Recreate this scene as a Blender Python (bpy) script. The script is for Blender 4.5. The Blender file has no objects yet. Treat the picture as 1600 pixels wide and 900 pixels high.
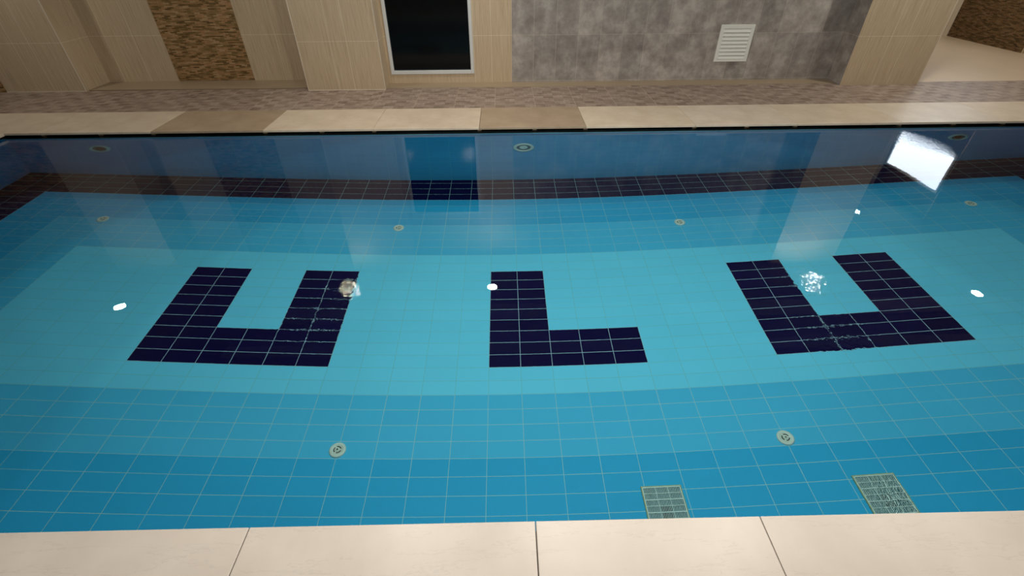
import bpy, bmesh, math, random
from mathutils import Vector, Matrix
random.seed(7)
C = bpy.context.scene.collection
sc = bpy.context.scene
PI = math.pi

# ------------------------------------------------------------------ camera
cam_d = bpy.data.cameras.new('camera'); cam = bpy.data.objects.new('camera', cam_d); C.objects.link(cam)
FPX, PITCH, ROLL, YAW = 732.85, 0.6490, -0.0075, -0.0144
cam_d.sensor_width = 36.0; cam_d.sensor_fit = 'HORIZONTAL'; cam_d.lens = 36.0*FPX/1600.0
cam_d.clip_start = 0.05; cam_d.clip_end = 100
def camera_matrix():
    cp, sp = math.cos(PITCH), math.sin(PITCH)
    F = Vector((0, cp, -sp)); U = Vector((0, sp, cp)); R = Vector((1, 0, 0))
    cr, sr = math.cos(ROLL), math.sin(ROLL)
    R2 = cr*R + sr*U; U2 = -sr*R + cr*U
    M = Matrix.Rotation(YAW, 3, 'Z')
    R2, U2, F = M@R2, M@U2, M@F
    m = Matrix((R2, U2, -F)).transposed().to_4x4()
    m.translation = Vector((0.1487, -2.5617, 1.8211))
    return m
cam.matrix_world = camera_matrix()
sc.camera = cam

# ------------------------------------------------------------------ world, exposure, light paths
w = bpy.data.worlds.new('world'); sc.world = w; w.use_nodes = True
w.node_tree.nodes['Background'].inputs[0].default_value = (0.5, 0.55, 0.6, 1)
w.node_tree.nodes['Background'].inputs[1].default_value = 0.02
sc.view_settings.view_transform = 'Standard'; sc.view_settings.look = 'None'
sc.view_settings.gamma = 1; sc.view_settings.use_curve_mapping = False
sc.view_settings.exposure = 0.0
cy = sc.cycles
cy.max_bounces = 10; cy.diffuse_bounces = 5; cy.glossy_bounces = 5; cy.transmission_bounces = 8
cy.caustics_refractive = True; cy.caustics_reflective = True
cy.sample_clamp_indirect = 4.0; cy.blur_glossy = 0.5
cy.use_denoising = True

# measured heights: water surface z = 0, deck z = 0.05, pool floor z = -1.419
DECK, BOT, CEIL, CEIL2 = 0.05, -1.419, 3.05, 3.32
PX0, PX1, PY0, PY1 = -5.5, 6.5, -1.70, 2.826
LAMP_W, NEAR_W = 15, 46     # lamp powers
BACK_LAMPS = [(-2.5, 0.12), (-0.8, 1.0), (0.7, 1.4), (2.2, 1.0), (4.1, 0.36)]

# ------------------------------------------------------------------ node helpers
class NT:
    def __init__(s, name):
        s.m = bpy.data.materials.new(name); s.m.use_nodes = True
        s.t = s.m.node_tree; s.n = s.t.nodes; s.l = s.t.links
        s.bsdf = s.n['Principled BSDF']; s.out = s.n['Material Output']
    def new(s, typ, **kw):
        n = s.n.new(typ)
        for k, v in kw.items(): setattr(n, k, v)
        return n
    def put(s, sock, v):
        if isinstance(v, bpy.types.NodeSocket): s.l.new(v, sock)
        elif isinstance(v, (tuple, list)) and len(v) == 3 and sock.type == 'RGBA': sock.default_value = (*v, 1)
        else: sock.default_value = v
    def math(s, op, a, b=0.0, c=0.0):
        n = s.new('ShaderNodeMath', operation=op)
        for i, v in enumerate((a, b, c)): s.put(n.inputs[i], v)
        return n.outputs[0]
    def coord(s):
        if not hasattr(s, '_c'):
            s._c = s.new('ShaderNodeTexCoord').outputs['Object']
            x = s.new('ShaderNodeSeparateXYZ'); s.l.new(s._c, x.inputs[0]); s._x = x.outputs
        return s._c
    def xyz(s, k):
        s.coord(); return s._x[k]
    def vec(s, x, y, z=0.0):
        n = s.new('ShaderNodeCombineXYZ')
        for i, v in enumerate((x, y, z)): s.put(n.inputs[i], v)
        return n.outputs[0]
    def mix(s, f, a, b, mode='MIX'):
        n = s.new('ShaderNodeMix', data_type='RGBA', blend_type=mode)
        s.put(n.inputs[0], f); s.put(n.inputs[6], a); s.put(n.inputs[7], b)
        return n.outputs[2]
    def noise(s, scale, vec=None, detail=3, rough=0.5):
        n = s.new('ShaderNodeTexNoise'); s.put(n.inputs['Vector'], vec if vec is not None else s.coord())
        n.inputs['Scale'].default_value = scale; n.inputs['Detail'].default_value = detail
        n.inputs['Roughness'].default_value = rough
        return n.outputs[0]
    def brick(s, vec, bw, rh, mortar, c1, c2, cm, offset=0.0, smooth=0.1):
        n = s.new('ShaderNodeTexBrick', offset=offset, squash=1.0); s.put(n.inputs['Vector'], vec)
        n.inputs['Scale'].default_value = 1; n.inputs['Brick Width'].default_value = bw
        n.inputs['Row Height'].default_value = rh; n.inputs['Mortar Size'].default_value = mortar
        n.inputs['Mortar Smooth'].default_value = smooth
        s.put(n.inputs['Color1'], c1); s.put(n.inputs['Color2'], c2); s.put(n.inputs['Mortar'], cm)
        return n.outputs[0], n.outputs[1]
    def ramp(s, f, stops):
        n = s.new('ShaderNodeValToRGB'); s.put(n.inputs[0], f)
        e = n.color_ramp.elements
        while len(e) > 1: e.remove(e[-1])
        e[0].position = stops[0][0]; e[0].color = (*stops[0][1], 1)
        for p, c in stops[1:]:
            k = e.new(p); k.color = (*c, 1)
        return n.outputs[0]
    def bump(s, h, strength=0.3, dist=0.01):
        n = s.new('ShaderNodeBump'); n.inputs['Strength'].default_value = strength
        n.inputs['Distance'].default_value = dist; s.put(n.inputs['Height'], h)
        s.l.new(n.outputs[0], s.bsdf.inputs['Normal']); return n
    def done(s, col, rough=0.5, spec=0.5, metal=0.0):
        s.put(s.bsdf.inputs['Base Color'], col); s.put(s.bsdf.inputs['Roughness'], rough)
        s.bsdf.inputs['Specular IOR Level'].default_value = spec
        s.bsdf.inputs['Metallic'].default_value = metal
        return s.m

def lines(nt, axis_out, pos, wdt):
    """1 on thin joint lines at the given positions"""
    r = None
    for p in pos:
        a = nt.math('LESS_THAN', nt.math('ABSOLUTE', nt.math('SUBTRACT', axis_out, p)), wdt)
        r = a if r is None else nt.math('MAXIMUM', r, a)
    return r if r is not None else 0.0

def plain(name, col, rough=0.5, spec=0.5, metal=0.0, var=0.06, scale=9):
    nt = NT(name); f = nt.noise(scale)
    dark = tuple(c*(1-var) for c in col); lite = tuple(min(1, c*(1+var)) for c in col)
    return nt.done(nt.mix(f, dark, lite), rough, spec, metal)

# ---- pool tiling
GROUT = (0.33, 0.60, 0.58)
def mat_pool_floor():
    nt = NT('pool_floor_tiles')
    x, y = nt.xyz(0), nt.xyz(1)
    dx = nt.math('SUBTRACT', nt.math('ABSOLUTE', nt.math('SUBTRACT', x, 0.5)), 4.5)
    dy = nt.math('SUBTRACT', nt.math('ABSOLUTE', nt.math('SUBTRACT', y, 0.5625)), 0.8125)
    d = nt.math('MAXIMUM', dx, dy)
    c = nt.mix(nt.math('GREATER_THAN', d, 0.0), LIGHTEST, LIGHTER)
    c = nt.mix(nt.math('GREATER_THAN', d, 0.5), c, MEDIUM)
    c = nt.mix(nt.math('GREATER_THAN', d, 1.0), c, NAVY)
    v = nt.vec(x, y)
    g, f = nt.brick(v, 0.25, 0.125, 0.0019, (0.975, 0.98, 0.985), (1.02, 1.015, 1.01), (1, 1, 1))
    c = nt.mix(1.0, c, g, 'MULTIPLY')
    broken = nt.math('MULTIPLY', f, nt.math('MULTIPLY_ADD', nt.noise(2.2), 0.8, 0.5))
    c = nt.mix(broken, c, nt.mix(nt.math('GREATER_THAN', d, 0.0), (0.17, 0.50, 0.52), GROUT))
    nt.bump(nt.math('SUBTRACT', 1.0, f), 0.2, 0.002)
    return nt.done(c, 0.45, 0.05)
LIGHTEST = (0.14, 0.63, 0.83); LIGHTER = (0.068, 0.475, 0.72); MEDIUM = (0.032, 0.395, 0.66); NAVY = (0.005, 0.005, 0.045)
def mat_letter():
    nt = NT('navy_letter_tiles'); x, y = nt.xyz(0), nt.xyz(1)
    c, f = nt.brick(nt.vec(x, y), 0.25, 0.125, 0.0021, (0.004, 0.003, 0.036), (0.006, 0.004, 0.046), (0.36, 0.56, 0.64))
    return nt.done(c, 0.4, 0.04)
def mat_pool_wall(axis):
    nt = NT('pool_wall_tiles_' + 'xy'[axis]); a, z = nt.xyz(axis), nt.xyz(2)
    c, f = nt.brick(nt.vec(a, nt.math('SUBTRACT', z, BOT)), 0.25, 0.125, 0.0021, (0.050, 0.33, 0.54), (0.057, 0.35, 0.57), (0.10, 0.42, 0.52))
    return nt.done(c, 0.4, 0.05)

def mat_marble(name, a, b):
    nt = NT(name)
    n1 = nt.noise(3.5, detail=5, rough=0.6); n2 = nt.noise(38, detail=4, rough=0.7)
    c = nt.ramp(n1, [(0.3, a), (0.7, b)])
    c = nt.mix(nt.math('MULTIPLY', nt.math('GREATER_THAN', n2, 0.70), 0.35), c, tuple(k*0.72 for k in a))
    n3 = nt.noise(1.1, nt.vec(nt.math('MULTIPLY', nt.xyz(0), 1.0), nt.math('MULTIPLY', nt.xyz(1), 6.0), 0.0), 6, 0.65)
    v = nt.math('MULTIPLY', nt.math('LESS_THAN', nt.math('ABSOLUTE', nt.math('SUBTRACT', n3, 0.5)), 0.006), 0.25)
    c = nt.mix(v, c, tuple(k*0.8 for k in a))
    return nt.done(c, 0.38, 0.35)

def mat_deck():
    nt = NT('deck_tiles'); x, y = nt.xyz(0), nt.xyz(1)
    xs = nt.math('SUBTRACT', x, 0.035); ys = nt.math('SUBTRACT', y, 3.56)
    # woven print: small blocks with strokes alternately along x and y
    ch = nt.new('ShaderNodeTexChecker'); nt.put(ch.inputs['Vector'], nt.vec(xs, ys, 0.01)); ch.inputs['Scale'].default_value = 1/0.1298
    sx = nt.noise(1.0, nt.vec(nt.math('MULTIPLY', x, 5.0), nt.math('MULTIPLY', y, 42.0), 0.3), 2)
    sy = nt.noise(1.0, nt.vec(nt.math('MULTIPLY', x, 60.0), nt.math('MULTIPLY', y, 7.0), 2.3), 2)
    ca = nt.ramp(sx, [(0.35, (0.15, 0.105, 0.082)), (0.65, (0.31, 0.235, 0.185))])
    cb = nt.ramp(sy, [(0.3, (0.30, 0.235, 0.19)), (0.7, (0.40, 0.32, 0.265))])
    rb, _ = nt.brick(nt.vec(xs, ys), 0.1298, 0.0609, 0.0, (0, 0, 0), (1, 1, 1), (0, 0, 0), offset=0.5)
    k = nt.math('MULTIPLY_ADD', nt.math('SUBTRACT', rb, 0.5), 0.9, nt.math('MULTIPLY_ADD', ch.outputs['Fac'], 0.5, 0.25))
    c = nt.mix(k, ca, cb)
    g, f = nt.brick(nt.vec(xs, ys), 0.519, 0.487, 0.0028, (0, 0, 0), (0, 0, 0), (1, 1, 1))
    c = nt.mix(f, c, (0.46, 0.37, 0.29))
    return nt.done(c, 0.5, 0.3)

def grain(nt, u, z):
    n = nt.noise(1.0, nt.vec(nt.math('MULTIPLY', u, 70.0), nt.math('MULTIPLY', z, 2.5), 0.0), 4, 0.65)
    n2 = nt.noise(1.0, nt.vec(nt.math('MULTIPLY', u, 5.0), nt.math('MULTIPLY', z, 1.2), 4.0), 3, 0.5)
    a = nt.ramp(n, [(0.25, (0.39, 0.305, 0.195)), (0.5, (0.555, 0.45, 0.315)), (0.75, (0.66, 0.55, 0.40))])
    return nt.mix(nt.math('MULTIPLY', n2, 0.5), a, (0.54, 0.41, 0.27))
def mat_beige(name, vert, axis=0, ys=(0.67, 1.31, 1.95, 2.59)):
    nt = NT(name); u, z = nt.xyz(axis), nt.xyz(2)
    c = grain(nt, u, z)
    l = nt.math('MAXIMUM', lines(nt, u, vert, 0.0022), lines(nt, z, ys, 0.0022))
    c = nt.mix(l, c, (0.76, 0.68, 0.54))
    nt.bump(nt.math('SUBTRACT', 1.0, l), 0.2, 0.002)
    return nt.done(c, 0.42, 0.35)
def mat_grey(name, axis=0, start=0.277):
    nt = NT(name); u, z = nt.xyz(axis), nt.xyz(2)
    v = nt.vec(nt.math('SUBTRACT', u, start), nt.math('SUBTRACT', z, 0.072))
    g, f = nt.brick(v, 0.3125, 0.60, 0.0022, (0.80, 0.80, 0.80), (1.12, 1.10, 1.08), (1, 1, 1))
    n1 = nt.noise(5.5, detail=6, rough=0.62); n2 = nt.noise(1.7, detail=3)
    c = nt.ramp(n1, [(0.34, (0.25, 0.228, 0.215)), (0.5, (0.37, 0.345, 0.325)), (0.66, (0.54, 0.51, 0.475))])
    c = nt.mix(nt.math('MULTIPLY', n2, 0.4), c, (0.35, 0.31, 0.285))
    c = nt.mix(1.0, c, g, 'MULTIPLY')
    c = nt.mix(nt.math('MULTIPLY', f, 0.8), c, (0.52, 0.46, 0.40))
    return nt.done(c, 0.45, 0.35)
def mat_mosaic(name, axis=0, k_=1.0):
    nt = NT(name); u, z = nt.xyz(axis), nt.xyz(2)
    g, f = nt.brick(nt.vec(u, z), 0.085, 0.017, 0.0010, (0, 0, 0), (1, 1, 1), (0.5, 0.5, 0.5), offset=0.43)
    n = nt.noise(1.0, nt.vec(nt.math('MULTIPLY', u, 9.0), nt.math('MULTIPLY', z, 62.0), 1.0), 2, 0.6)
    k = nt.math('MULTIPLY_ADD', g, 0.50, nt.math('MULTIPLY', n, 0.55))
    c = nt.ramp(k, [(0.20, (0.085, 0.050, 0.018)), (0.38, (0.20, 0.125, 0.045)), (0.50, (0.30, 0.195, 0.085)), (0.62, (0.40, 0.215, 0.095)), (0.80, (0.48, 0.34, 0.18))])
    c = nt.mix(nt.math('MULTIPLY', f, 0.7), c, (0.07, 0.045, 0.02))
    c = nt.mix(1.0, c, (k_, k_, k_), 'MULTIPLY')
    nt.bump(nt.math('SUBTRACT', g, f), 0.35, 0.004)
    return nt.done(c, 0.6, 0.3)

def mat_water():
    nt = NT('water'); nt.n.remove(nt.bsdf)
    x, y = nt.xyz(0), nt.xyz(1)
    # local disturbances of the surface (drops, returns), otherwise almost still
    m = None
    for (px, py, r, a) in RIPPLES:
        d = nt.new('ShaderNodeVectorMath', operation='DISTANCE'); nt.put(d.inputs[0], nt.vec(x, y)); d.inputs[1].default_value = (px, py, 0)
        mr = nt.new('ShaderNodeMapRange', interpolation_type='SMOOTHSTEP'); nt.put(mr.inputs[0], d.outputs['Value'])
        mr.inputs[1].default_value = 0; mr.inputs[2].default_value = r; mr.inputs[3].default_value = a; mr.inputs[4].default_value = 0
        m = mr.outputs[0] if m is None else nt.math('MAXIMUM', m, mr.outputs[0])
    n1 = nt.noise(34, detail=2, rough=0.5); n2 = nt.noise(1.4, detail=1)
    h = nt.math('ADD', nt.math('MULTIPLY', nt.math('MULTIPLY', n1, m), 0.0034), nt.math('MULTIPLY', n2, 0.0010))
    h = nt.math('ADD', h, nt.math('MULTIPLY', n1, 0.00004))
    b = nt.new('ShaderNodeBump'); b.inputs['Strength'].default_value = 1.0; b.inputs['Distance'].default_value = 1.0
    nt.put(b.inputs['Height'], h)
    fr = nt.new('ShaderNodeFresnel'); fr.inputs['IOR'].default_value = 1.333
    rf = nt.new('ShaderNodeBsdfRefraction'); rf.inputs['IOR'].default_value = 1.333; rf.inputs['Roughness'].default_value = 0
    rf.inputs['Color'].default_value = (0.88, 0.985, 1.0, 1)
    gl = nt.new('ShaderNodeBsdfGlossy'); gl.inputs['Roughness'].default_value = 0.0; gl.inputs['Color'].default_value = (1, 1, 1, 1)
    for k in (rf, gl, fr): nt.l.new(b.outputs[0], k.inputs['Normal'])
    mx = nt.new('ShaderNodeMixShader'); nt.l.new(fr.outputs[0], mx.inputs[0]); nt.l.new(rf.outputs[0], mx.inputs[1]); nt.l.new(gl.outputs[0], mx.inputs[2])
    nt.l.new(mx.outputs[0], nt.out.inputs['Surface'])
    return nt.m
RIPPLES = [(-0.86, -0.15, 0.20, 0.55), (-0.98, -0.45, 0.32, 0.16), (2.13, -0.15, 0.22, 0.55), (2.0, -0.66, 0.30, 0.20), (4.62, 2.30, 0.50, 0.25), (1.70, -1.60, 0.14, 0.06)]

def mat_emit(name, col, s):
    nt = NT(name); nt.n.remove(nt.bsdf)
    e = nt.new('ShaderNodeEmission'); e.inputs[0].default_value = (*col, 1); e.inputs[1].default_value = s
    nt.l.new(e.outputs[0], nt.out.inputs['Surface']); return nt.m

M = {}
M['pool_floor'] = mat_pool_floor(); M['letter'] = mat_letter()
M['pwx'] = mat_pool_wall(0); M['pwy'] = mat_pool_wall(1)
M['water'] = mat_water()
M['marble'] = mat_marble('cream_marble', (0.56, 0.46, 0.345), (0.67, 0.575, 0.455))
M['marble_pale'] = mat_marble('pale_marble', (0.56, 0.475, 0.375), (0.68, 0.60, 0.49))
M['marble_near'] = mat_marble('near_cream_marble', (0.475, 0.42, 0.365), (0.535, 0.485, 0.425))
M['marble_dark'] = mat_marble('tan_marble', (0.33, 0.245, 0.165), (0.42, 0.325, 0.23))
M['deck'] = mat_deck()
M['beige_mid'] = mat_beige('wood_grain_tile_middle', (-2.166, -1.945))
M['beige_left'] = mat_beige('wood_grain_tile_left', (-6.44, -6.22))
M['beige_right'] = mat_beige('wood_grain_tile_right', (5.42, 5.635))
M['beige_recess'] = mat_beige('wood_grain_tile_recess', (-5.554, -5.159, -3.13))
M['beige_win'] = mat_beige('wood_grain_tile_window', (-0.262, -0.012, 0.277))
M['beige_side'] = mat_beige('wood_grain_tile_side', (), axis=1)
M['beige_hall'] = mat_beige('wood_grain_tile_hall', (6.7, 7.3, 7.9, 8.5, 10.0, 10.6, 11.2))
M['grey'] = mat_grey('grey_stone_tile'); M['grey_side'] = mat_grey('grey_stone_tile_side', 1, 4.45)
M['mosaic'] = mat_mosaic('brown_stick_mosaic'); M['mosaic_side_shaded'] = mat_mosaic('brown_stick_mosaic_side_shaded', 1, 0.42)  # hall copy of the mosaic, its colour darkened to stand for dimmer light
M['border'] = plain('beige_floor_border', (0.36, 0.28, 0.185), 0.4, scale=6)
M['hall_floor'] = plain('beige_hall_floor', (0.60, 0.47, 0.33), 0.4, scale=2.5)
M['paint'] = plain('ceiling_paint', (0.27, 0.25, 0.23), 0.8, 0.2, var=0.03)
M['paint_white'] = plain('ceiling_board_white', (0.52, 0.50, 0.48), 0.7, 0.2, var=0.02)
M['paint_dark'] = plain('ceiling_board_dark', (0.06, 0.055, 0.05), 0.8, 0.2, var=0.03)
M['wallpaint'] = plain('plain_wall', (0.40, 0.33, 0.25), 0.7, 0.2)
M['white_pvc'] = plain('white_window_frame', (0.66, 0.69, 0.70), 0.35, 0.4, var=0.03)
M['vent'] = plain('white_vent_plastic', (0.80, 0.83, 0.78), 0.4, 0.4, var=0.03)
M['vent_dark'] = plain('vent_shadow_gap', (0.10, 0.10, 0.09), 0.8)
M['plastic'] = plain('pool_white_plastic', (0.56, 0.68, 0.58), 0.4, 0.3, var=0.12, scale=30)
M['grate'] = plain('grate_plastic', (0.60, 0.78, 0.70), 0.4, 0.3, var=0.10, scale=25)
M['grate_rim'] = plain('grate_worn_rim', (0.34, 0.40, 0.22), 0.6, 0.3, var=0.4, scale=40)
M['dark'] = plain('dark_cavity', (0.010, 0.016, 0.020), 0.8, 0.1)
M['sump'] = plain('sump_blue_grey', (0.03, 0.12, 0.15), 0.6, 0.2, var=0.5, scale=14)
M['mortar'] = plain('mortar', (0.50, 0.38, 0.25), 0.8)
M['joint'] = plain('brown_joint', (0.16, 0.085, 0.045), 0.9)
M['gutter'] = plain('gutter_shadow', (0.02, 0.018, 0.016), 0.9, 0.1)
M['lip'] = plain('gutter_lip', (0.42, 0.66, 0.74), 0.4, 0.3)
M['trim'] = plain('pale_corner_profile', (0.70, 0.64, 0.54), 0.4, 0.4, var=0.03)
M['lamp_ring'] = plain('lamp_ring_white', (0.75, 0.75, 0.73), 0.4, 0.4)
M['lens'] = mat_emit('lamp_lens', (1.0, 0.94, 0.84), 3.0)
M['room_dark'] = plain('dark_room_behind_glass', (0.02, 0.02, 0.02), 0.9, 0.1)
M['daylight'] = mat_emit('bright_daylight_pane', (0.82, 0.91, 1.0), 6.5)
def mat_glass():
    nt = NT('dark_window_glass')
    return nt.done((0.004, 0.005, 0.006), 0.10, 0.15)
M['glass'] = mat_glass()

# ------------------------------------------------------------------ mesh helpers
def obj(name, bm, mat, parent=None, smooth=False):
    me = bpy.data.meshes.new(name); bmesh.ops.recalc_face_normals(bm, faces=bm.faces); bm.to_mesh(me); bm.free()
    for m_ in (mat if isinstance(mat, (list, tuple)) else [mat]): me.materials.append(m_)
    if smooth:
        for p in me.polygons: p.use_smooth = True
    o = bpy.data.objects.new(name, me); C.objects.link(o)
    if parent: o.parent = parent
    return o
def box(bm, x0, x1, y0, y1, z0, z1, bev=0.0, mi=0):
    r = bmesh.ops.create_cube(bm, size=1.0)
    vs = r['verts']
    for v in vs:
        v.co = Vector(((x0+x1)/2 + v.co.x*(x1-x0), (y0+y1)/2 + v.co.y*(y1-y0), (z0+z1)/2 + v.co.z*(z1-z0)))
    fs = set(f for v in vs for f in v.link_faces)
    for f in fs: f.material_index = mi
    if bev > 0:
        es = set(e for v in vs for e in v.link_edges)
        bmesh.ops.bevel(bm, geom=list(es), offset=bev, segments=2, affect='EDGES', profile=0.5)
    return bm
def bx(*a, **k): return box(bmesh.new(), *a, **k)
def lathe(prof, seg=40, axis='Z', center=(0, 0, 0)):
    bm = bmesh.new(); rings = []
    for r, z in prof:
        if r < 1e-6: rings.append([bm.verts.new((0, 0, z))])
        else: rings.append([bm.verts.new((r*math.cos(2*PI*i/seg), r*math.sin(2*PI*i/seg), z)) for i in range(seg)])
    for a, b in zip(rings[:-1], rings[1:]):
        for i in range(seg):
            j = (i+1) % seg
            if len(a) == 1 and len(b) == 1: continue
            if len(a) == 1: bm.faces.new((a[0], b[i], b[j]))
            elif len(b) == 1: bm.faces.new((a[i], b[0], a[j]))
            else: bm.faces.new((a[i], b[i], b[j], a[j]))
    if axis == 'Y':   # local +z -> -y (faces the camera side)
        bmesh.ops.transform(bm, matrix=Matrix.Rotation(PI/2, 4, 'X'), verts=bm.verts)
    return bm
def arc_slot(bm, r0, r1, a0, a1, z0, z1, seg=8):
    vs = []
    for i in range(seg+1):
        a = a0+(a1-a0)*i/seg; c, s = math.cos(a), math.sin(a)
        vs.append([bm.verts.new((r*c, r*s, z)) for r, z in ((r0, z0), (r1, z0), (r1, z1), (r0, z1))])
    for i in range(seg):
        for k in range(4):
            bm.faces.new((vs[i][k], vs[i][(k+1) % 4], vs[i+1][(k+1) % 4], vs[i+1][k]))
    bm.faces.new(vs[0]); bm.faces.new(vs[-1][::-1])
def struct(name, bm, mat, parent=None, **k):
    o = obj(name, bm, mat, parent, **k)
    if parent is None: o['kind'] = 'structure'
    return o
def thing(name, label, cat, loc=(0, 0, 0), group=None):
    o = bpy.data.objects.new(name, None); C.objects.link(o); o.location = loc; o.empty_display_size = 0.1
    o['label'] = label; o['category'] = cat
    if group: o['group'] = group
    return o
def tag(o, label, cat, group=None):
    o['label'] = label; o['category'] = cat
    if group: o['group'] = group
    return o
def dup(root, loc, label, group=None):
    r = root.copy(); C.objects.link(r); r.location = loc; r['label'] = label
    if group: r['group'] = group
    for ch in list(root.children):
        c = ch.copy(); C.objects.link(c); c.parent = r
        for g in ch.children:
            d = g.copy(); C.objects.link(d); d.parent = c
    return r

# ------------------------------------------------------------------ room shell
XL, XR, YB, YF = -9.2, 13.2, -6.2, 9.3
# deck around the pool (four slabs of floor as one ground mesh with the pool left open)
bm = bmesh.new()
G0 = 0.13    # gutter width behind the pool wall
box(bm, XL, XR, 3.56, 4.58, -0.12, DECK)
box(bm, XL, PX0-0.95, -2.44, 3.56, -0.12, DECK); box(bm, PX1+0.95, XR, -2.44, 3.56, -0.12, DECK)
box(bm, XL, XR, YB, -2.44, -0.12, DECK)
struct('floor', bm, M['deck'])
bm = bmesh.new()   # mortar bed under the coping
zb = 0.022
box(bm, PX0-0.95, PX1+0.95, PY1+G0, 3.56, -0.12, zb); box(bm, PX0-0.95, PX1+0.95, -2.44, PY0-G0, -0.12, zb)
box(bm, PX0-0.95, PX0-G0, PY0-G0, PY1+G0, -0.12, zb); box(bm, PX1+G0, PX1+0.95, PY0-G0, PY1+G0, -0.12, zb)
struct('trim_1', bm, M['joint'])
# hall floor to the right of the right pier, and floor border along the far wall
struct('floor_hall', bx(6.02, XR, 4.58, YF, -0.12, DECK), M['hall_floor'])
bm = bmesh.new()
box(bm, -5.79, -2.60, 4.62, 5.10, -0.1, DECK+0.004); box(bm, -1.52, 4.96, 4.55, 4.84, -0.1, DECK+0.004)
struct('trim_2', bm, M['border'])

def wall_box(name, x0, x1, y0, y1, z0, z1, mat): return struct(name, bx(x0, x1, y0, y1, z0, z1), mat)
# piers
def pier(name, x0, x1, yf, yb, mat, side_l, side_r):
    bm = bx(x0, x1, yf, yb, 0, CEIL)
    for f in bm.faces:
        n = f.normal
        f.material_index = 1 if n.x < -0.5 else (2 if n.x > 0.5 else 0)
    bm.normal_update()
    for f in bm.faces:
        n = f.normal; f.material_index = 1 if n.x < -0.5 else (2 if n.x > 0.5 else 0)
    return struct(name, bm, [mat, side_l, side_r])
pier('wall_pier_left', -6.90, -5.79, 4.565, 5.25, M['beige_left'], M['beige_side'], M['beige_side'])
pier('wall_pier_middle', -2.605, -1.523, 4.475, 5.25, M['beige_mid'], M['beige_side'], M['beige_side'])
pier('wall_pier_right', 4.962, 6.085, 4.455, 5.25, M['beige_right'], M['grey_side'], M['beige_side'])
# pale corner profiles on pier edges
bm = bmesh.new()
for x, y in ((-5.79, 4.565), (-2.605, 4.475), (-1.523, 4.475), (6.085, 4.455)):
    box(bm, x-0.004, x+0.004, y-0.003, y+0.006, DECK, CEIL)
struct('trim_3', bm, M['trim'])
# skirting joints at the pier feet
bm = bmesh.new()
for x0, x1, y in ((-6.9, -5.79, 4.565), (-2.605, -1.523, 4.475)):
    box(bm, x0, x1, y-0.004, y+0.003, DECK, DECK+0.008)
struct('trim_4', bm, M['trim'])
# far wall: left recess with mosaic, window bay, grey tiled field
bm = bx(-5.80, -2.60, 5.08, 5.25, 0, CEIL); struct('wall_far_recess', bm, M['beige_recess'])
struct('wall_far_mosaic', bx(-4.741, -3.612, 5.072, 5.082, DECK+0.012, CEIL), M['mosaic'])
struct('wall_far_mosaic_left', bx(XL, -6.90, 4.57, 5.25, 0, CEIL), M['mosaic'])
WX0, WX1, WZ0, WZ1 = -1.435, -0.318, 0.225, 2.085      # glass of the far window
bm = bmesh.new(); a, b, c_, d = WX0-0.045, WX1+0.045, WZ0-0.05, WZ1+0.045
box(bm, -1.523, a, 4.82, 5.25, 0, CEIL); box(bm, b, 0.277, 4.82, 5.25, 0, CEIL)
box(bm, a, b, 4.82, 5.25, 0, c_); box(bm, a, b, 4.82, 5.25, d, CEIL)
struct('wall_far_window_bay', bm, M['beige_win'])
struct('wall_far', bx(0.277, 4.962, 4.81, 5.25, 0, CEIL), M['grey'])
# window_1: white frame, dark glass
win = bpy.data.objects.new('window_1', None); C.objects.link(win); win['kind'] = 'structure'
bm = bmesh.new(); fy0, fy1 = 4.805, 4.87
box(bm, a, WX0, fy0, fy1, c_, d, 0.004); box(bm, WX1, b, fy0, fy1, c_, d, 0.004)
box(bm, WX0, WX1, fy0, fy1, c_, WZ0, 0.004); box(bm, WX0, WX1, fy0, fy1, WZ1, d, 0.004)
obj('window_frame', bm, M['white_pvc'], win)
bm = bmesh.new(); g = 0.012
box(bm, WX0, WX0+g, 4.835, 4.86, WZ0, WZ1); box(bm, WX1-g, WX1, 4.835, 4.86, WZ0, WZ1)
box(bm, WX0, WX1, 4.835, 4.86, WZ0, WZ0+g); box(bm, WX0, WX1, 4.835, 4.86, WZ1-g, WZ1)
obj('gasket', bm, M['dark'], win)
obj('glass', bx(WX0, WX1, 4.845, 4.855, WZ0, WZ1), M['glass'], win)
# hall to the right
struct('wall_hall_side', bx(9.38, 9.55, 6.45, YF, 0, CEIL2), M['mosaic_side_shaded'])
struct('wall_hall_front', bx(9.55, XR, 6.45, 6.6, 0, CEIL2), M['beige_hall'])
struct('wall_hall_corner', bx(9.375, 9.555, 6.43, 6.452, 0, CEIL2), M['beige_hall'])
struct('trim_6', bx(9.36, 9.379, 8.20, 8.37, DECK, CEIL2), M['trim'])
struct('wall_hall_back', bx(6.0, 9.4, 9.1, YF, 0, CEIL2), M['beige_hall'])
struct('wall_hall_left', bx(5.95, 6.085, 5.25, YF, 0, CEIL2), M['beige_side'])
# high bright window on the hall's side wall
win2 = bpy.data.objects.new('window_2', None); C.objects.link(win2); win2['kind'] = 'structure'
bm = bmesh.new(); y0, y1, z0, z1 = 6.50, 8.08, 1.90, 2.63
for q in ((y0-0.05, y0, z0-0.05, z1+0.05), (y1, y1+0.05, z0-0.05, z1+0.05), (y0, y1, z0-0.05, z0), (y0, y1, z1, z1+0.05)):
    box(bm, 9.33, 9.38, *q, 0.004)
obj('window_frame', bm, M['white_pvc'], win2)
obj('glass', bx(9.352, 9.362, y0, y1, z0, z1), M['daylight'], win2)
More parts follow.
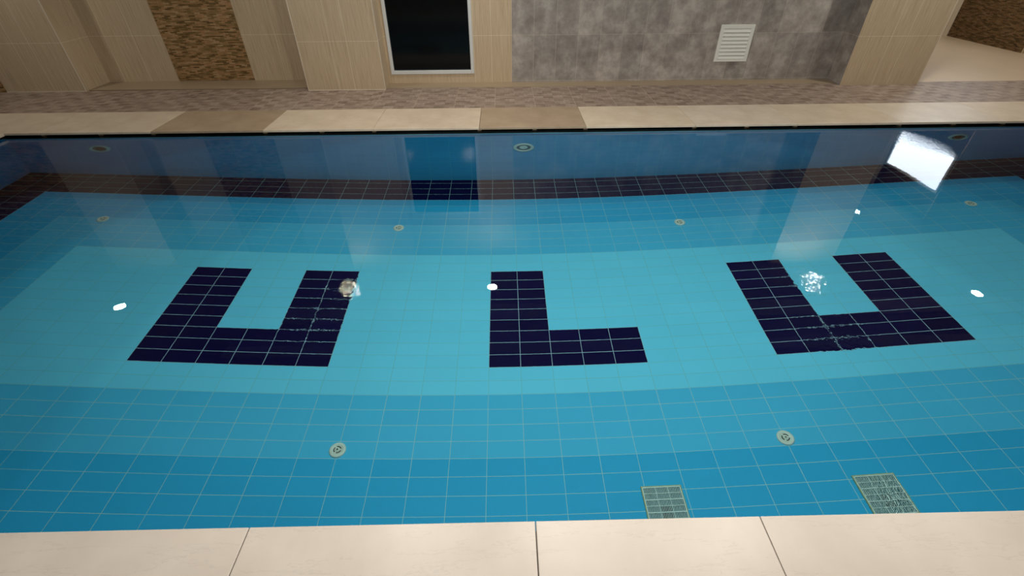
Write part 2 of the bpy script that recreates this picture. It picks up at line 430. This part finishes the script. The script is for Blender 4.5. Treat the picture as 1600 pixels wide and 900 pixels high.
# other walls (behind and beside the camera)
struct('wall_left', bx(XL-0.2, XL, YB, 5.25, 0, CEIL), M['wallpaint'])
struct('wall_right', bx(XR, XR+0.2, YB, YF, 0, CEIL2), M['wallpaint'])
struct('wall_back', bx(XL, XR, YB-0.2, YB, 0, CEIL), M['wallpaint'])
# ceiling with boards
bm = bmesh.new(); box(bm, XL, XR, YB, 5.25, CEIL, CEIL+0.06)
struct('ceiling', bm, M['paint'])
struct('ceiling_hall', bx(5.9, XR, 5.25, YF, CEIL2, CEIL2+0.06), M['paint'])
bm = bmesh.new(); box(bm, -4.0, 8.5, 3.02, 3.40, CEIL-0.02, CEIL-0.001); box(bm, -4.0, 8.5, 2.28, 2.50, CEIL-0.02, CEIL-0.001)
struct('ceiling_board_white', bm, M['paint_white'])
bm = bmesh.new(); box(bm, -2.4, -1.5, -1.5, 2.2, CEIL-0.015, CEIL-0.001); box(bm, -9, -3.8, -1.5, 2.2, CEIL-0.015, CEIL-0.001); box(bm, 4.85, 5.8, -1.5, 2.2, CEIL-0.015, CEIL-0.001)
struct('ceiling_board_dark', bm, M['paint_dark'])

# ------------------------------------------------------------------ pool
pool = thing('swimming_pool', 'blue tiled indoor pool with stepped blue bands, navy border and navy letters on its floor', 'swimming pool', (0, 0, 0))
obj('pool_floor', bx(PX0-0.1, PX1+0.1, PY0-0.1, PY1+0.1, BOT-0.1, BOT), M['pool_floor'], pool)
LIP = 0.001
for nm, q, mt in (('pool_wall', (PX0-0.035, PX1+0.035, PY1, PY1+0.035, BOT-0.05, LIP), 'pwx'), ('pool_wall', (PX0-0.035, PX1+0.035, PY0-0.035, PY0, BOT-0.05, LIP), 'pwx'),
                  ('pool_wall', (PX0-0.035, PX0, PY0, PY1, BOT-0.05, LIP), 'pwy'), ('pool_wall', (PX1, PX1+0.035, PY0, PY1, BOT-0.05, LIP), 'pwy')):
    obj(nm, bx(*q), M[mt], pool)
bm = bmesh.new()
for y0_, y1_ in ((PY1-0.072, PY1-0.058),): box(bm, PX0, PX1, y0_, y1_, -0.030, -0.003, 0.001)
obj('wall_lip', bm, M['lip'], pool)
bm = bmesh.new()
box(bm, PX0, PX1, PY1-0.058, PY1, -0.030, -0.006)  # near-black strips put in for the shade of the slot below the coping
for q in ((PX0-0.036, PX1+0.036, PY1, PY1+0.036), (PX0-0.036, PX1+0.036, PY0-0.036, PY0), (PX0-0.036, PX0, PY0, PY1), (PX1, PX1+0.036, PY0, PY1)): box(bm, *q, LIP-0.002, LIP+0.0005)
obj('gutter_shade_strip', bm, M['gutter'], pool)
bm = bmesh.new()
box(bm, PX0-G0, PX1+G0, PY1+0.035, PY1+G0, -0.10, -0.08); box(bm, PX0-G0, PX1+G0, PY0-G0, PY0-0.035, -0.10, -0.08)
box(bm, PX0-G0, PX0-0.035, PY0, PY1, -0.10, -0.08); box(bm, PX1+0.035, PX1+G0, PY0, PY1, -0.10, -0.08)
box(bm, PX0-G0, PX1+G0, PY1+G0-0.004, PY1+G0+0.01, -0.10, 0.020); box(bm, PX0-G0, PX1+G0, PY0-G0-0.01, PY0-G0+0.004, -0.10, 0.020)
obj('overflow_gutter', bm, M['gutter'], pool)

# tile letters, cell = one floor tile (0.25 x 0.125)
def letter(cells, label):
    bm = bmesh.new()
    for c, r in cells: box(bm, c*0.25, (c+1)*0.25, r*0.125, (r+1)*0.125, BOT-0.01, BOT+0.0015)
    bmesh.ops.remove_doubles(bm, verts=bm.verts, dist=1e-5)
    # drop the inner shared walls
    dead = [f for f in bm.faces if len([1 for e_ in f.edges if len(e_.link_faces) > 2]) >= 3 and abs(f.normal.z) < 0.5]
    bmesh.ops.delete(bm, geom=dead, context='FACES_ONLY')
    o = obj('tile_letter', bm, M['letter'], pool); o['label'] = label
U = [(c, r) for c in (0, 1, 4, 5) for r in range(9)] + [(c, r) for c in (2, 3) for r in range(3)]
L = [(c, r) for c in (0, 1) for r in range(9)] + [(c, r) for c in (2, 3, 4) for r in range(3)]
letter([(c-11, r) for c, r in U], 'left navy letter U of tiles')
letter(L, 'navy letter L of tiles')
letter([(c+9, r) for c, r in U], 'right navy letter U of tiles')

# water surface: one continuous sheet with the pool's own rim
bm = bmesh.new()
vs = [bm.verts.new(v) for v in ((PX0, PY0, 0), (PX1, PY0, 0), (PX1, PY1, 0), (PX0, PY1, 0))]
bm.faces.new(vs)
wat = obj('pool_water', bm, M['water'], smooth=True)
tag(wat, 'clear still water filling the pool, mirroring the piers and ceiling lamps', 'water')
if wat.data.polygons[0].normal.z < 0: wat.data.flip_normals()

# ------------------------------------------------------------------ coping slabs
FX = [-6.45, -5.09, -3.85, -2.585, -1.34, -0.134, 1.087, 2.345, 3.52, 4.74, 5.96, 7.45]
fmat = ['marble', 'marble', 'marble_dark', 'marble', 'marble', 'marble_dark', 'marble', 'marble_pale', 'marble', 'marble_pale', 'marble']
FX[2] = -3.85
# the slab from -3.85 to -2.585 and the one from -0.134 to 1.087 are the darker ones
flab = ['cream coping slab at the far left pool corner', 'cream coping slab on the far edge, just left of the left tan slab',
        'darker tan coping slab on the far edge, in front of the brown mosaic panel', 'cream coping slab on the far edge, just right of the left tan slab',
        'cream coping slab on the far edge, below the dark window and left of the centre tan slab', 'darker tan coping slab at the centre of the far edge, by the grey wall',
        'cream coping slab on the far edge, just right of the centre tan slab', 'pale coping slab on the far edge, in front of the white wall vent',
        'cream coping slab on the far edge, left of the right pier', 'pale coping slab on the far edge, in front of the right pier',
        'cream coping slab on the far edge, rightmost one by the hall']
for i in range(len(FX)-1):
    t = thing('coping_slab', flab[i], 'coping stone', (FX[i], 2.80, 0), 'far edge coping slabs')
    o = obj('slab', bx(0.0015, FX[i+1]-FX[i]-0.0015, 0, 0.757, 0.0262, DECK+0.001, bev=0.003), M[fmat[i]], t)
    bm = bmesh.new(); wd = FX[i+1]-FX[i]
    box(bm, -0.022, 0.024, 0.03, 0.155, LIP+0.0007, 0.0260, 0.003)
    if i % 2: box(bm, wd*0.5, wd*0.5+0.05, 0.03, 0.155, LIP+0.0007, 0.0260, 0.003)
    obj('mortar_pad', bm, M['mortar'], t)
NX = [-4.1, -3.0, -1.91, -0.829, 0.243, 1.095, 2.19, 3.29, 4.4]
nl = {2: 'large cream coping slab at the bottom left, left of the first slanted joint', 3: 'cream near-edge coping slab, left of the nearly vertical centre joint',
      4: 'cream near-edge coping slab right of the centre joint, under the left floor grate', 5: 'large cream coping slab at the bottom right, under the right floor grate'}
for i in range(2, 6):
    x0, x1 = NX[i], NX[i+1]
    if i == 2: x0 = -3.0
    if i == 5: x1 = 3.3
    t = tag(obj('coping_slab', bx(x0+0.0015, x1-0.0015, -2.44, -1.685, 0.0225, DECK+0.001, bev=0.003), M['marble_near']), nl[i], 'coping stone', 'near edge coping slabs')
# slabs of the rest of the rim, outside the picture
bm = bmesh.new()
box(bm, PX0-0.95, -3.003, -2.44, -1.685, 0.0225, DECK, 0.003); box(bm, 3.303, PX1+0.95, -2.44, -1.685, 0.0225, DECK, 0.003)
box(bm, PX0-0.95, PX0+0.02, -1.683, 2.798, 0.0225, DECK, 0.003); box(bm, PX1-0.02, PX1+0.95, -1.683, 2.798, 0.0225, DECK, 0.003)
struct('trim_5', bm, M['marble'])

# ------------------------------------------------------------------ pool fittings
def floor_inlet():
    t = thing('floor_inlet', '', 'pool inlet', (0, 0, BOT), 'round pool floor inlets')
    obj('cover', lathe([(0.055, 0), (0.055, 0.006), (0.050, 0.011), (0.037, 0.013), (0.035, 0.010), (0.0, 0.010)]), M['plastic'], t, smooth=True)
    bm = bmesh.new()
    for k in range(3):
        a0 = k*2*PI/3+0.35; arc_slot(bm, 0.0195, 0.0255, a0, a0+1.55, 0.0095, 0.0112)
    obj('slots', bm, M['dark'], t)
    obj('hub', lathe([(0.014, 0.009), (0.014, 0.014), (0.006, 0.016), (0, 0.016)], 20), M['plastic'], t, smooth=True)
    obj('screw', lathe([(0.005, 0.015), (0.005, 0.0172), (0, 0.0172)], 14), M['dark'], t)
    return t
fi = floor_inlet()
spots = [(-1.003, -0.69, 'round white floor inlet left of centre, below the left letter U'), (2.004, -0.695, 'round white floor inlet right of centre, below the right letter U'),
         (-4.05, 1.85, 'round white floor inlet near the far left pool corner'), (-0.99, 1.825, 'round white floor inlet between the left U and the far navy band'),
         (2.008, 1.82, 'round white floor inlet between the L and right U, towards the far band'), (5.08, 1.845, 'round white floor inlet near the far right pool corner, past the bright reflection')]
for i, (x, y, lb) in enumerate(spots):
    if i == 0: fi.location = (x, y, BOT); fi['label'] = lb
    else: dup(fi, (x, y, BOT), lb)

def wall_fitting():
    t = thing('wall_inlet', '', 'pool inlet', (0, PY1, -0.5), 'round fittings high on the far pool wall')
    obj('ring', lathe([(0.122, 0.0), (0.124, 0.008), (0.116, 0.018), (0.096, 0.022), (0.086, 0.016), (0.083, 0.004)], 48, 'Y'), M['plastic'], t, smooth=True)
    obj('throat', lathe([(0.085, 0.004), (0.066, 0.003), (0.062, 0.0025), (0, 0.0025)], 40, 'Y'), M['sump'], t, smooth=True)
    obj('nozzle', lathe([(0.050, 0.0026), (0.046, 0.010), (0.030, 0.014), (0.024, 0.006), (0, 0.006)], 32, 'Y'), M['plastic'], t, smooth=True)
    return t
wf = wall_fitting(); wf.location = (0.374, PY1, -0.525); wf['label'] = 'round ringed fitting on the far pool wall, below the centre tan coping slab'
for x, lb in ((-4.53, 'round ringed fitting at the left of the far pool wall, in the dark corner'), (5.505, 'round ringed fitting at the right of the far pool wall, beside the bright window reflection')):
    t = dup(wf, (x, PY1, -0.50), lb)
    for ch in t.children:
        if ch.name.startswith('nozzle'):
            ch.data = ch.data.copy(); ch.data.materials.clear(); ch.data.materials.append(M['dark'])

def grate():
    t = thing('floor_grate', '', 'drain grate', (0, 0, BOT), 'square drain grates on the pool floor')
    W = 0.252; h = 0.010
    bm = bmesh.new()
    for q in ((0, W, 0, 0.010), (0, W, W-0.010, W), (0, 0.010, 0.010, W-0.010), (W-0.010, W, 0.010, W-0.010)): box(bm, *q, 0, h+0.001, 0.0015)
    obj('rim', bm, M['grate_rim'], t)
    obj('sump', bx(0.010, W-0.010, 0.010, W-0.010, 0.0003, 0.0015), M['sump'], t)  # flat plate, the shade of the recess under the bars is its dark colour
    obj('drain_hole', bx(0.096, 0.160, 0.05, 0.128, 0.0016, 0.0022), M['dark'], t)
    bm = bmesh.new(); i0, i1 = 0.010, W-0.010; s = i1-i0
    for k in range(4): x = i0+s*k/3; box(bm, x-0.0026, x+0.0026, i0, i1, 0.005, h+0.002, 0.001)
    for k in range(7): y = i0+s*k/6; ww = 0.0026 if k % 2 == 0 else 0.0016; box(bm, i0, i1, y-ww, y+ww, 0.005, h+0.002, 0.001)
    obj('divider_bars', bm, M['grate'], t)
    bm = bmesh.new()
    for k in range(3):
        for j in range(1, 8): x = i0+s*(k+j/8)/3; box(bm, x-0.0014, x+0.0014, i0, i1, 0.004, h)
    obj('fine_slats', bm, M['grate'], t)
    return t
gr = grate(); gr.location = (0.974, -1.226, BOT); gr['label'] = 'square slatted floor grate with dark drain hole, left of the two grates'
dup(gr, (2.276, -1.232, BOT), 'square slatted floor grate with dark rusty edges, right of the two by the near coping')

# ------------------------------------------------------------------ wall vent
V = thing('wall_vent', 'white louvred plastic vent on the grey tiled wall', 'vent', (3.205, 4.81, 0.303))
vw, vh = 0.475, 0.475
bm = bmesh.new(); e = 0.05
for q in ((0, vw, 0, e*0.7), (0, vw, vh-e, vh), (0, e, e*0.7, vh-e), (vw-e, vw, e*0.7, vh-e)):
    box(bm, q[0], q[1], -0.018, 0.0, q[2], q[3], 0.003)
obj('frame', bm, M['vent'], V)
obj('backing', bx(e-0.002, vw-e+0.002, -0.004, -0.0005, e*0.7-0.002, vh-e+0.002), M['vent_dark'], V)
bm = bmesh.new(); n = 8; zz0, zz1 = e*0.7, vh-e
for k in range(n):
    z = zz0+(zz1-zz0)*k/n; p = (zz1-zz0)/n
    vsx = []
    for x in (e, vw-e):
        vsx.append([bm.verts.new((x, yy, z_)) for yy, z_ in ((-0.021, z+0.004), (-0.004, z+p*0.98), (-0.002, z+p*0.98), (-0.018, z+0.001))])
    for a_ in range(4): bm.faces.new((vsx[0][a_], vsx[0][(a_+1) % 4], vsx[1][(a_+1) % 4], vsx[1][a_]))
    bm.faces.new(vsx[0]); bm.faces.new(vsx[1][::-1])
obj('louvres', bm, M['vent'], V)

# ------------------------------------------------------------------ ceiling lamps (round recessed downlights)
def downlight(label, loc, power, r=0.085, col=(1.0, 0.93, 0.82), proto=[]):
    if not proto:
        t = thing('ceiling_downlight', label, 'ceiling lamp', loc, 'round ceiling downlights')
        obj('ring', lathe([(r+0.030, 0.0), (r+0.028, -0.010), (r+0.008, -0.014), (r, -0.008), (r, 0.0)], 36), M['lamp_ring'], t, smooth=True)
        obj('lens', lathe([(r, -0.004), (0, -0.004)], 36), M['lens'], t)
        proto.append(t)
    else: t = dup(proto[0], loc, label)
    ld = bpy.data.lights.new('lamp_light', 'AREA'); ld.shape = 'DISK'; ld.size = 2*r*0.97; ld.energy = power; ld.color = col
    ld.spread = PI
    try: ld.cycles.is_caustics_light = True
    except Exception: pass
    lo = bpy.data.objects.new('lamp_light', ld); C.objects.link(lo); lo.parent = t; lo.location = (0, 0, -0.016)
    return t
Z0 = CEIL-0.0005
downlight('round downlight by the middle pier, mirrored rippled in the water on the left U', (-2.54, 3.87, Z0), LAMP_W)
downlight('round downlight by the window, mirrored at the top of the letter L', (-0.10, 3.89, Z0), LAMP_W)
downlight('round downlight by the right pier, mirrored in ripples inside the right letter U', (5.45, 3.88, Z0), LAMP_W)
downlight('leftmost round downlight, mirrored as the white oval left of the left U', (-6.20, 3.50, Z0), LAMP_W*0.15)
downlight('rightmost round downlight, mirrored as the white oval right of the right U', (8.04, 3.50, Z0), LAMP_W*0.6)
downlight('round downlight in the hall, mirrored as a small white dot by the window reflection', (8.16, 6.9, CEIL2-0.0005), LAMP_W)
for i, (x, k) in enumerate(BACK_LAMPS):
    downlight('round downlight over the near half of the pool', (x, -0.25, Z0), NEAR_W*k, col=(1.0, 0.94, 0.86))

# water refracts lamp light onto what lies below it
wat.cycles.is_caustics_caster = True
for o in list(C.objects):
    if o.type == 'MESH' and o is not wat:
        z = min((o.matrix_world @ Vector(c)).z for c in o.bound_box)
        p = o.parent
        if p is not None and p.name.split('.')[0] in ('swimming_pool', 'floor_inlet', 'wall_inlet', 'floor_grate'):
            o.cycles.is_caustics_receiver = True
